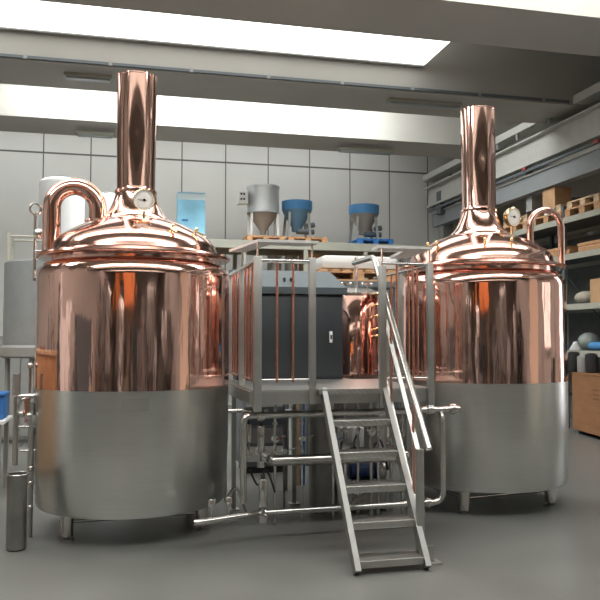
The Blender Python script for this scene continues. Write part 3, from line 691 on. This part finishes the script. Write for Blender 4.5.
# ------------------------------------------------------------------ left background
def whitetank(px0, px1, ptop, yy, label):
    a = at(px0, 240, y=yy); b = at(px1, 240, y=yy); R = (b.x - a.x) / 2; c = (a.x + b.x) / 2; z = at((px0 + px1) / 2, ptop, y=yy).z
    t = thing('white_tank', label, 'tank', (c, yy, 0), 'white plastic tanks in the left background')
    MB().lathe([(0, .12), (R, .12), (R, z - .12), (R * .97, z - .05), (R * .85, z - .01), (R * .3, z), (0, z)], (c, yy, 0), 48).build('tank_body', M['white'], t)
    MB().lathe([(0, z + .001), (R * .3, z + .001), (R * .3, z + .05), (0, z + .05)], (c, yy, 0), 24).build('tank_cap', M['greypaint'], t)
    MB().box((c - R * .8, yy - R * .8, 0), (c + R * .8, yy + R * .8, .119)).build('base', M['greypaint'], t, smooth=False)
whitetank(38, 84, 180, 13.2, 'tall white plastic tank seen through the thick swan-neck pipe')
whitetank(92, 124, 195, 13.6, 'lower white plastic tank behind the neck of the left kettle')
gy = 9.6
a = at(4, 300, y=gy); R = .60; c = Vector((a.x + R, gy, 0)); zt_ = at(20, 262, y=gy - .3).z; zb = at(20, 345, y=gy - .4).z; zb2 = at(20, 358, y=gy - .4).z
t = thing('grey_tank', 'blue-grey cylindrical tank on a stand behind the left kettle', 'tank', c)
MB().lathe([(0, zb), (R, zb), (R, zt_), (R * .97, zt_ + .01), (0, zt_ + .02)], c, 64).build('tank_body', M['greytank'], t)
MB().lathe([(0, zb2), (R * 1.02, zb2), (R * 1.05, zb2 + .02), (R * 1.05, zb - .03), (R * 1.0, zb - .001), (0, zb - .001)], c, 64).build('base_ring', M['greypaint'], t)
for a_ in (.5, 1.6, 3.3, 4.3, 5.6): MB().cyl((c.x + R * .9 * math.cos(a_), gy + R * .9 * math.sin(a_), 0), (c.x + R * .9 * math.cos(a_), gy + R * .9 * math.sin(a_), zb2 - .001), .03, 12).build('leg', M['greypaint'], t)
rl = MB()
for px, pt in ((8.5, 232),): q = at(px, 260, y=gy - .2); rl.box((q.x - .018, q.y - .018, zt_ + .015), (q.x + .018, q.y + .018, at(px, pt, y=gy - .2).z))
q2 = at(13, 260, y=gy - .12); rl.box((q2.x - .012, q2.y - .012, zt_ + .015), (q2.x + .012, q2.y + .012, at(13, 238, y=gy - .12).z))
e = at(60, 236, y=gy - .2); rl.cyl((q.x, q.y, at(13, 236, y=gy - .2).z), (e.x, q.y, at(13, 236, y=gy - .2).z), .014, 8).cyl((q2.x, q2.y, at(13, 240.5, y=gy - .12).z), (e.x, q2.y, at(13, 240.5, y=gy - .12).z), .014, 8)
rl.box((e.x - .018, q.y - .018, zt_ + .015), (e.x + .018, q.y + .018, at(13, 233, y=gy - .2).z))
rl.build('guard_rail', M['rackgreen'], t, smooth=False)
# grey cupboard behind
q = at(20, 400, y=12.0); 
t = thing('metal_cupboard', 'pale grey metal cupboard behind the blue bin at the left edge', 'cupboard', (q.x, 12.0, 0))
MB().box((q.x - .9, 12.0, .05), (q.x + .9, 12.5, 1.6)).build('housing', M['greypaint'], t, smooth=False)
for s in (-.87, .01): MB().box((q.x + s, 11.98, .1), (q.x + s + .86, 11.998, 1.55)).build('door', mat('pale_grey', (.33, .34, .33), .45), t, smooth=False)
MB().box((q.x - .88, 12.02, 0), (q.x + .88, 12.48, .049)).build('plinth', M['rackdark'], t, smooth=False)
q = at(-1, 420, y=8.2); tz = at(2, 420.5, y=8.0).z
t = thing('work_table', 'white-topped low table at the left edge', 'table', (q.x - .3, 8.2, 0))
MB().box((q.x - .6, 7.9, tz - .03), (q.x + .09, 8.5, tz)).build('table_top', M['white'], t, smooth=False)
for sx in (-.55, .04):
    for sy in (7.95, 8.45): MB().box((q.x + sx - .02, sy - .02, 0), (q.x + sx + .02, sy + .02, tz - .031)).build('leg', M['greypaint'], t, smooth=False)
zt2 = at(2, 393, y=8.1).z
t = thing('blue_bin', 'blue plastic bin on the white table at the left edge', 'bin', (q.x - .1, 8.2, tz))
MB().box((q.x - .32, 8.05, tz), (q.x + .065, 8.4, zt2 - .03), bevel=.02).build('bin_body', M['blue'], t)
MB().box((q.x - .335, 8.035, zt2 - .029), (q.x + .075, 8.415, zt2), bevel=.008).build('rim', M['blue'], t)
# stainless bin standing at the lower left
q = at(17.5, 474, y=6.0); R = .072
t = thing('steel_bin', 'open stainless steel bin on the floor at the lower left', 'bin', (q.x, 6.0, 0))
MB().lathe([(0, .01), (R, .01), (R, q.z), (R + .006, q.z + .004), (R - .004, q.z + .004), (R - .006, .02), (0, .02)], (q.x, 6.0, 0), 40).build('bin_body', M['steel_dark'], t)
MB().tube([(q.x + (R + .004) * math.cos(2 * PI * i / 32), 6 + (R + .004) * math.sin(2 * PI * i / 32), q.z) for i in range(32)], .006, 8, closed=True).build('rolled_rim', M['steel'], t)
MB().lathe([(0, 0), (R * .9, 0), (R * .9, .009), (0, .009)], (q.x, 6, 0), 32).build('base', M['rubber'], t)
# pipe manifold on the left flank of the left kettle
t = thing('pipe_manifold', 'steel pipe manifold with sight tube on the left flank of the left kettle', 'pipes', (at(24, 500, y=6.35).x, 6.35, 0))
my = 6.35
def mp(px, py): return at(px, py, y=my)
V1 = mp(31.5, 430); MB().cyl((V1.x, my, .0), (V1.x, my, mp(32.5, 402).z), .021, 14).build('upright_pipe', M['steel_satin'], t)
V2 = mp(15.5, 430); MB().cyl((V2.x, my, mp(15, 465).z), (V2.x, my, mp(15, 397).z), .022, 14).build('upright_pipe', M['steel'], t)
MB().cyl((V2.x, my, mp(15, 395).z), (V2.x, my, mp(15, 374).z), .029, 20).build('actuator', M['steel_satin'], t)
MB().cyl((V2.x, my, mp(15, 396.5).z), (V1.x + .02, my, mp(15, 396.5).z), .020, 14).build('cross_pipe', M['steel'], t)
MB().cyl((V2.x, my, mp(15, 427).z), (V1.x + .03, my, mp(15, 427).z), .012, 12).build('cross_pipe', M['steel'], t)
MB().cyl((V2.x + .04, my, mp(15, 451).z), (V1.x + .07, my, mp(15, 451).z), .009, 12).build('cross_pipe', M['steel'], t)
for py in (468, 483, 507): MB().cyl((V1.x, my, mp(32, py).z), (LX - .79, my, mp(32, py).z), .012, 12).ball((V1.x, my, mp(32, py).z), .026).build('branch_pipe', M['steel'], t)
MB().cyl((mp(29, 395).x, my + .05, mp(29, 400).z), (mp(29, 395).x, my + .05, mp(29, 368).z), .011, 12).ball((mp(29, 395).x, my + .05, mp(29, 366).z), .024).build('sight_tube', M['steel'], t)
MB().tube([mp(17, 410) + Vector((.0, 0, 0)), mp(22, 399) + Vector((0, -.02, 0)), mp(28, 398), mp(31, 410)], .012, 10, fillet=.03).build('bypass_hose', M['steel'], t)
MB().ball(mp(21, 414), .03, 14).ball(mp(29, 416), .036, 14).lathe([(0, -.02), (.045, -.02), (.045, .02), (0, .02)], mp(31, 419), 18, (0, 1, .2)).build('valve', M['steel'], t)
MB().cyl(mp(27, 398), mp(27, 422), .022, 14).build('copper_fitting', M['copper_rod'], t)
MB().bar(mp(20, 447), mp(30, 436), .012, .006).build('brace', M['steel_dark'], t)

# ------------------------------------------------------------------ right side: shelving, crates, crane runway
sx = 7.55
t = thing('pallet_racking', 'tall dark pallet racking along the right wall', 'rack', (8.1, 12.5, 0))
lv = [at(600, 208, x=sx).z, at(600, 248, x=sx).z, at(600, 302, x=sx).z, at(600, 351, x=sx).z]
RY0, RY1 = 8.0, 15.6
for z in lv:
    MB().box((sx, RY0, z - .10), (sx + .05, RY1, z)).build('shelf_beam', M['rackgreen'], t, smooth=False)
    MB().box((sx + 1.0, RY0, z - .10), (sx + 1.05, RY1, z)).build('shelf_beam', M['rackgreen'], t, smooth=False)
    MB().box((sx + .051, RY0, z - .03), (sx + .999, RY1, z - .005)).build('shelf_board', M['rackdark'], t, smooth=False)
for y in (8.04, 11.75, 13.55, 15.55):
    for x in (sx + .08, sx + .97):
        MB().box((x - .03, y - .04, 0), (x + .03, y + .04, 3.9)).build('upright', M['rackdark'], t, smooth=False)
    MB().bar((sx + .09, y, .5), (sx + .96, y, 1.5), .02, .02).bar((sx + .96, y, 1.7), (sx + .09, y, 2.7), .02, .02).build('upright_brace', M['rackdark'], t, smooth=False)
MB().box((sx + 1.06, RY0, 0), (sx + 1.08, RY1, 3.5)).build('back_sheet', mat('grey_green_sheet', (.13, .14, .13), .7, 0, noise=.15), t, smooth=False)
def clampy(y): return y
# stacked wooden boards and pallets on the two top shelves
rs = random.Random(5)
proto = None
labs_t = ['pallet on the top right shelf below the carton', 'pallet second from the far end of the top right shelf', 'pallet in the middle of the top right shelf', 'pallet fourth along the top right shelf', 'pallet at the near end of the top right shelf']
for i, y in enumerate((14.6, 13.4, 12.25, 11.15, 10.1)):
    pallet('wooden_pallet', (sx + .5, y, lv[0] + .001), .95, 1.0, .15, labs_t[i], 'wood', 0, 'pallets on the top right shelf')
    if i != 0:
        pallet('wooden_pallet', (sx + .52, y + .04, lv[0] + .153), .9, .9, .13, labs_t[i].replace('pallet', 'upper pallet of two', 1), 'woodpale', 0, 'pallets on the top right shelf')
for i, y in enumerate((13.3, 12.1, 10.9)):
    tag(MB().box((sx + .08, y - .5, lv[1] + .002), (sx + .9, y + .45, lv[1] + .10), bevel=.02).box((sx + .1, y - .4, lv[1] + .101), (sx + .85, y + .5, lv[1] + .17), bevel=.02).build('board_stack', M['wood'], smooth=False),
        ['stack of brown boards on the second right shelf, far one', 'stack of brown boards on the second right shelf, middle one', 'stack of brown boards on the second right shelf, near one'][i], 'boards', 'board stacks on the second right shelf')
# carton on the topmost boards
q = at(557, 205, x=sx + .25); zc1 = at(557, 189, x=sx + .25).z
zq = lv[0] + .153
tag(MB().box((q.x - .17, q.y - .2, zq + .091), (q.x + .17, q.y + .2, zc1)).build('carton', M['card'], smooth=False), 'brown wooden carton standing on the top right shelf', 'box')
tag(MB().box((q.x - .2, q.y - .2, zq), (q.x + .2, q.y + .1, zq + .09)).build('white_box', M['white'], smooth=False), 'flat white box under the carton on the top right shelf', 'box')
# odd goods on the lower shelves
def lump(px, py, r, z, m, name, label, cat, x=sx + .4, sq=.8):
    q = at(px, py, x=x); mb = MB().ball((q.x, q.y, z + r * sq + .002), r, 18, sq); o = mb.build(name, M[m]); tag(o, label, cat)
lump(586, 285, .20, lv[2], 'sack', 'white_sack', 'pale sack on the third right shelf beside the right kettle', 'sack', sq=.6)
lump(589, 340, .19, lv[3], 'dullgreen', 'round_container', 'round grey container on the lowest right shelf', 'container')
q = at(597, 345, x=sx + .2)
tag(MB().cyl((sx + .15, q.y - .5, lv[3] + .075), (sx + .35, q.y + .35, lv[3] + .075), .07, 16).build('blue_roll', M['skyblue']), 'light blue roll lying on the lowest right shelf', 'roll')
q = at(571, 338, x=sx + .2)
tag(MB().lathe([(0, lv[3] + .002), (.12, lv[3] + .002), (.04, lv[3] + .14), (0, lv[3] + .15)], (sx + .3, q.y, 0), 20).build('white_funnel', M['white']), 'small white funnel on the lowest right shelf beside the right kettle', 'funnel')
q = at(597, 290, x=sx + .3)
tag(MB().box((sx + .1, q.y - .8, lv[2] + .002), (sx + .7, q.y - .1, lv[2] + .4)).build('carton', M['card'], smooth=False), 'orange-brown carton on the third right shelf at the picture edge', 'box')
for i, px in enumerate((575, 584, 592)):
    q = at(px, 360, x=sx + .2); h = (.32, .26, .30)[i]
    tag(MB().lathe([(0, 1.002), (.09, 1.002), (.10, 1.02), (.10, 1.0 + h), (.06, 1.02 + h), (0, 1.02 + h)], (sx - .05, q.y - .35, 0), 24).build('canister', M[('black', 'greypaint', 'black')[i]]),
        ['black canister on the wooden crate nearest the right kettle', 'grey canister between the black ones on the wooden crate', 'black canister on the wooden crate at the picture edge'][i], 'canister', 'canisters on the crate')
# plywood crate on the floor
a = at(573, 433, z=0); b = at(600, 441, z=0); d = (b - a).normalized(); n = Vector((-d.y, d.x, 0))
if n.x < 0: n = -n
t = thing('plywood_crate', 'large plywood crate on the floor under the right shelving', 'crate', a)
L = 2.6
def quad(a, d, n, l0, l1, w0, w1): return [((a + d * l + n * w).x, (a + d * l + n * w).y) for l, w in ((l0, w0), (l1, w0), (l1, w1), (l0, w1))]
MB().poly(quad(a, d, n, 0, L, 0, .75), .07, .98).build('crate_body', M['ply'], t, smooth=False)
MB().poly(quad(a, d, n, -.01, L + .01, -.01, .76), .981, 1.0).build('crate_lid', M['ply'], t, smooth=False)
for l in (.05, 1.2, 2.35): MB().poly(quad(a, d, n, l, l + .12, .02, .73), 0, .069).build('runner', M['rackdark'], t, smooth=False)
mk = MB(); c0 = a + d * .75
for dz in (.75, .68, .61): mk.poly(quad(c0 - n * .003, d, n, 0, .22, 0, .002), dz, dz + .025)
mk.build('stencil_marks', mat('stencil_brown', (.16, .08, .04), .7), t, smooth=False)

# crane runway along the right wall
bx = 7.45
zt_ = at(600, 90, x=bx).z; zb = at(600, 130, x=bx).z
t = thing('crane_runway', 'grey steel crane runway beam along the right wall', 'crane beam', (bx, 10, 4.5))
Z1 = at(600, 108, x=bx).z; Z2 = at(600, 133, x=bx).z; Z3 = at(600, 146, x=bx).z; Z4 = at(600, 166, x=bx).z
tag(MB().box((bx, 2, Z2), (bx + .12, 17.3, Z1)).build('beam_web', M['runway'], t, smooth=False), 'pale grey web')
MB().box((bx - .12, 2, Z1), (bx + .24, 17.3, Z1 + .03)).build('top_flange', M['runway'], t, smooth=False)
MB().box((bx - .05, 2, Z2 - .05), (bx + .2, 17.3, Z2)).build('bottom_flange', M['runway'], t, smooth=False)
MB().box((bx - .03, 2, (Z2 + Z3) / 2 - .05), (bx + .02, 17.3, (Z2 + Z3) / 2 - .005)).build('power_rail', M['rackdark'], t, smooth=False)
tag(MB().box((bx + .1, 2, Z4), (bx + .3, 17.3, Z3)).build('lower_beam', mat('blue_grey_beam', (.22, .235, .24), .5, 0, noise=.05), t, smooth=False), 'blue-grey lower beam')
MB().box((bx + .06, 2, Z3), (bx + .34, 17.3, Z3 + .03)).build('lower_flange', M['runway'], t, smooth=False)
for y in (4, 7, 10, 13, 16):
    MB().box((bx + .24, y - .1, Z4 - .3), (XR - .02, y + .1, Z4 - .001)).build('wall_bracket', M['greypaint'], t, smooth=False)
    MB().box((bx + .125, y - .06, Z3 + .03), (bx + .3, y + .06, Z1 - .001)).build('web_spacer', M['greypaint'], t, smooth=False)
for px in (525, 597):
    q = at(px, 168 if px == 525 else 140, x=bx - .03)
    MB().box((bx - .06, q.y - .06, q.z - .05), (bx - .031, q.y + .06, q.z + .01)).build('warning_mark', M['red'], t, smooth=False)
# conductor duct hanging above
t = thing('cable_tray', 'grey cable tray hung above the crane runway', 'cable tray', (bx - .1, 10, Z1 + .2))
MB().box((bx - .14, 2, Z1 + .2), (bx + .12, 17.3, Z1 + .22)).box((bx - .16, 2, Z1 + .2), (bx - .141, 17.3, Z1 + .34)).box((bx + .121, 2, Z1 + .2), (bx + .14, 17.3, Z1 + .34)).build('tray_channel', M['runway'], t, smooth=False)
for px in (568, 534, 552, 520, 500):
    q = at(px, 110, x=bx - .05)
    MB().box((bx - .13, q.y - .03, Z1 + .221), (bx - .09, q.y + .03, ZB + (.0 if px in (568, 534) else -.10))).build('hanger', M['greypaint'], t, smooth=False)
# corner bracket against the back wall
q = at(446, 200, y=16.9)
t = thing('corner_bracket', 'dark grey steel bracket column in the far right corner under the crane beam', 'bracket', (q.x, 16.9, 0))
MB().box((q.x - .12, 16.8, 0), (q.x + .14, 17.1, at(446, 185, y=16.9).z)).build('column', M['greypaint'], t, smooth=False)
z = at(446, 212, y=16.9).z
MB().box((q.x - .3, 16.55, z - .1), (q.x + .3, 16.79, z + .45)).build('head_plate', M['rackdark'], t, smooth=False)
# cable duct and lamp under the near roof beam
t = thing('cable_conduit', 'dark cable conduit running under the nearest roof beam', 'conduit', (1, 10.95, ZB))
MB().box((-3, 10.86, ZB + .02), (7.2, 10.895, ZB + .06)).build('conduit_run', M['rackdark'], t, smooth=False)
for i in range(9): MB().box((-2.5 + i * 1.15, 10.85, ZB + .01), (-2.45 + i * 1.15, 10.859, ZB + .07)).build('conduit_clip', M['greypaint'], t, smooth=False)
def strip_light(px0, px1, py, yy, label):
    a = at(px0, py, y=yy); b = at(px1, py, y=yy)
    t = thing('strip_light', label, 'ceiling light', ((a.x + b.x) / 2, yy, ZB), 'unlit strip lights under the roof beams')
    MB().box((a.x, yy - .08, ZB - .05), (b.x, yy + .08, ZB - .001), bevel=.008).build('housing', M['rackgreen'], t)
    MB().box((a.x + .03, yy - .06, ZB - .085), (b.x - .03, yy + .06, ZB - .051), bevel=.012).build('diffuser', M['greytank'], t)
strip_light(64, 112, 70, 11.3, 'unlit strip light under the nearest roof beam left of the left copper pipe')
strip_light(76, 114, 124, 14.5, 'unlit strip light under the far roof beam left of the left copper pipe')
strip_light(338, 392, 141, 14.5, 'unlit strip light under the far roof beam right of the middle')
strip_light(388, 460, 98, 11.3, 'unlit strip light under the nearest roof beam left of the right copper pipe')

# ------------------------------------------------------------------ behind and beside the viewer (out of view, mostly added to fill the copper reflections)
t = thing('plywood_crate', 'long plywood crate on the floor left of the left kettle', 'crate', (-2.4, 7.2, 0))
MB().box((-2.9, 6.3, .07), (-1.95, 9.4, 1.42)).build('crate_body', M['card'], t, smooth=False)
MB().box((-2.92, 6.28, 1.421), (-1.93, 9.42, 1.46)).build('crate_lid', M['woodpale'], t, smooth=False)
MB().box((-2.85, 6.4, 0), (-2.7, 9.3, .069)).box((-2.15, 6.4, 0), (-2.0, 9.3, .069)).build('runners', M['rackdark'], t, smooth=False)
def silo(x, y, r, h, m, label):  # unseen tanks added for the kettles to reflect
    t = thing('storage_tank', label, 'tank', (x, y, 0))
    MB().lathe([(0, .5), (r * .2, .5), (r, .9), (r, h - .2), (r * .8, h), (0, h + .1)], (x, y, 0), 40).build('tank_body', M[m], t)
    for a in (.8, 2.4, 3.9, 5.5): MB().cyl((x + r * .8 * math.cos(a), y + r * .8 * math.sin(a), 0), (x + r * .8 * math.cos(a), y + r * .8 * math.sin(a), .86), .04, 10).build('leg', M['steel'], t)
silo(-5.5, -3, .8, 3.2, 'steel_satin', 'steel storage tank behind the viewer on the left')
silo(-3.2, -4.5, .7, 2.9, 'steel_satin', 'smaller steel storage tank behind the viewer on the left')
silo(3.6, -5.5, .8, 3.4, 'greypaint', 'grey storage tank behind the viewer on the right')
silo(6.6, -3.0, .7, 2.6, 'steel_dark', 'dark steel storage tank behind the viewer on the right')
for i, (x, y, w, z0, z1, m) in enumerate(((-1.6, -6.0, 2.6, 2.9, 4.3, 'orange'), (-5.0, -6.6, 1.4, 2.9, 4.2, 'orange'))):
    t = thing('orange_cupboard', ['wide orange cupboard on a stand behind the viewer', 'narrow orange cupboard on a stand behind the viewer'][i], 'cupboard', (x, y, 0))  # orange boxes standing in for an orange reflection on the left kettle
    MB().box((x - w / 2, y - .5, z0), (x + w / 2, y, z1)).build('housing', M[m], t, smooth=False)
    for s in (-1, 1): MB().box((x + s * (w / 2 - .1) - .05, y - .45, 0), (x + s * (w / 2 - .1) + .05, y - .05, z0 - .001)).build('leg', M['rackdark'], t, smooth=False)
for i, (x, y, w, d_, h, m) in enumerate(((-7.0, 2.0, .8, 3.0, 2.2, 'rackdark'), (-7.2, 6.5, .8, 2.5, 1.6, 'bluegrey'), (0.8, -9.0, 3.0, .8, 2.4, 'rackdark'), (5.5, -8.5, 2.0, .8, 2.0, 'white'), (-4, -9.5, 2.0, .8, 1.8, 'bluegrey'), (7.9, -4.8, .8, 2.2, 2.6, 'anthracite'), (-6.6, 11, 1.2, 2.0, 1.5, 'ply'))):
    t = thing('storage_cabinet', ['dark cabinet on the left wall', 'blue-grey cabinet on the left wall', 'dark cabinet at the front wall', 'white cabinet at the front wall', 'blue-grey cabinet at the front wall', 'anthracite cabinet on the right wall behind the viewer', 'plywood cabinet in the left background'][i], 'cabinet', (x, y, 0))  # unseen cabinets added to vary the copper reflections
    MB().box((x - w / 2, y - d_ / 2, .06), (x + w / 2, y + d_ / 2, h)).build('housing', M[m], t, smooth=False)
    MB().box((x - w / 2 + .03, y - d_ / 2 + .03, 0), (x + w / 2 - .03, y + d_ / 2 - .03, .059)).build('plinth', M['black'], t, smooth=False)
rr = random.Random(11)
pm_ = ['greypaint', 'white', 'rackdark', 'card', 'greytank', 'white', 'steel_satin', 'anthracite', 'woodpale', 'concrete', 'red', 'bluegrey', 'whiteplastic', 'ply', 'steel_satin']
def screen(a, b, label, top):
    # unseen stand of panels, boards and pipes, added to streak the copper reflections
    a, b = Vector(a), Vector(b); d = (b - a); L = d.length; d.normalize(); n = Vector((-d.y, d.x, 0))
    t = thing('panel_stand', label, 'stand', (a + b) / 2)
    MB().bar(a + Vector((0, 0, .06)), b + Vector((0, 0, .06)), .3, .12).build('foot_beam', M['rackdark'], t, smooth=False)
    l = .05; k = 0
    while l < L - .5:
        w_ = rr.choice((.06, .1, .16, .25, .4, .6)); h_ = top * (.35 + .65 * rr.random()); m_ = rr.choice(pm_)
        p = a + d * l; q = a + d * (l + w_); o_ = n * rr.uniform(-.1, .1)
        if w_ < .12: MB().cyl(p + o_ + Vector((0, 0, .121)), p + o_ + Vector((0, 0, h_)), w_ * .6, 12).build('upright_tube', M['steel'], t)
        else: MB().bar((p + q) / 2 + o_ + Vector((0, 0, .121)), (p + q) / 2 + o_ + Vector((0, 0, h_)), w_ * .97, .03, side=d).build('panel', M[m_], t, smooth=False)
        l += w_ + rr.choice((.01, .05, .2, .35)); k += 1
        if k > 58: break
screen((-7.3, -5.5, 0), (-7.3, .3, 0), 'stand of upright panels along the left wall behind the viewer', 4.3)
screen((-5.9, 4.0, 0), (-5.9, 9.8, 0), 'stand of upright panels left of the left kettle, outside the view', 3.8)
screen((-4.5, -7.9, 0), (.2, -7.9, 0), 'stand of upright panels before the front wall on the left', 4.3)
screen((.6, -7.6, 0), (6.0, -7.6, 0), 'stand of upright panels before the front wall on the right', 4.3)
screen((-2.4, -2.2, 0), (-.9, -2.6, 0), 'short stand of boards just behind the viewer on the left', 2.4)
screen((1.6, -2.8, 0), (3.2, -2.2, 0), 'short stand of boards just behind the viewer on the right', 2.6)
screen((8.3, 2.3, 0), (8.3, 3.4, 0), 'stand of boards between the beige door and the window', 2.6)
screen((8.2, 5.0, 0), (8.2, 6.8, 0), 'stand of boards between the two openings of the right wall', 3.0)
# ------------------------------------------------------------------ world and view
w = bpy.data.worlds.new('world'); bpy.context.scene.world = w; w.use_nodes = True
w.node_tree.nodes['Background'].inputs[0].default_value = (.8, .88, 1, 1); w.node_tree.nodes['Background'].inputs[1].default_value = .3
vs = bpy.context.scene.view_settings
vs.view_transform = 'Standard'; vs.look = 'None'; vs.gamma = 1; vs.use_curve_mapping = False
vs.exposure = 0.1
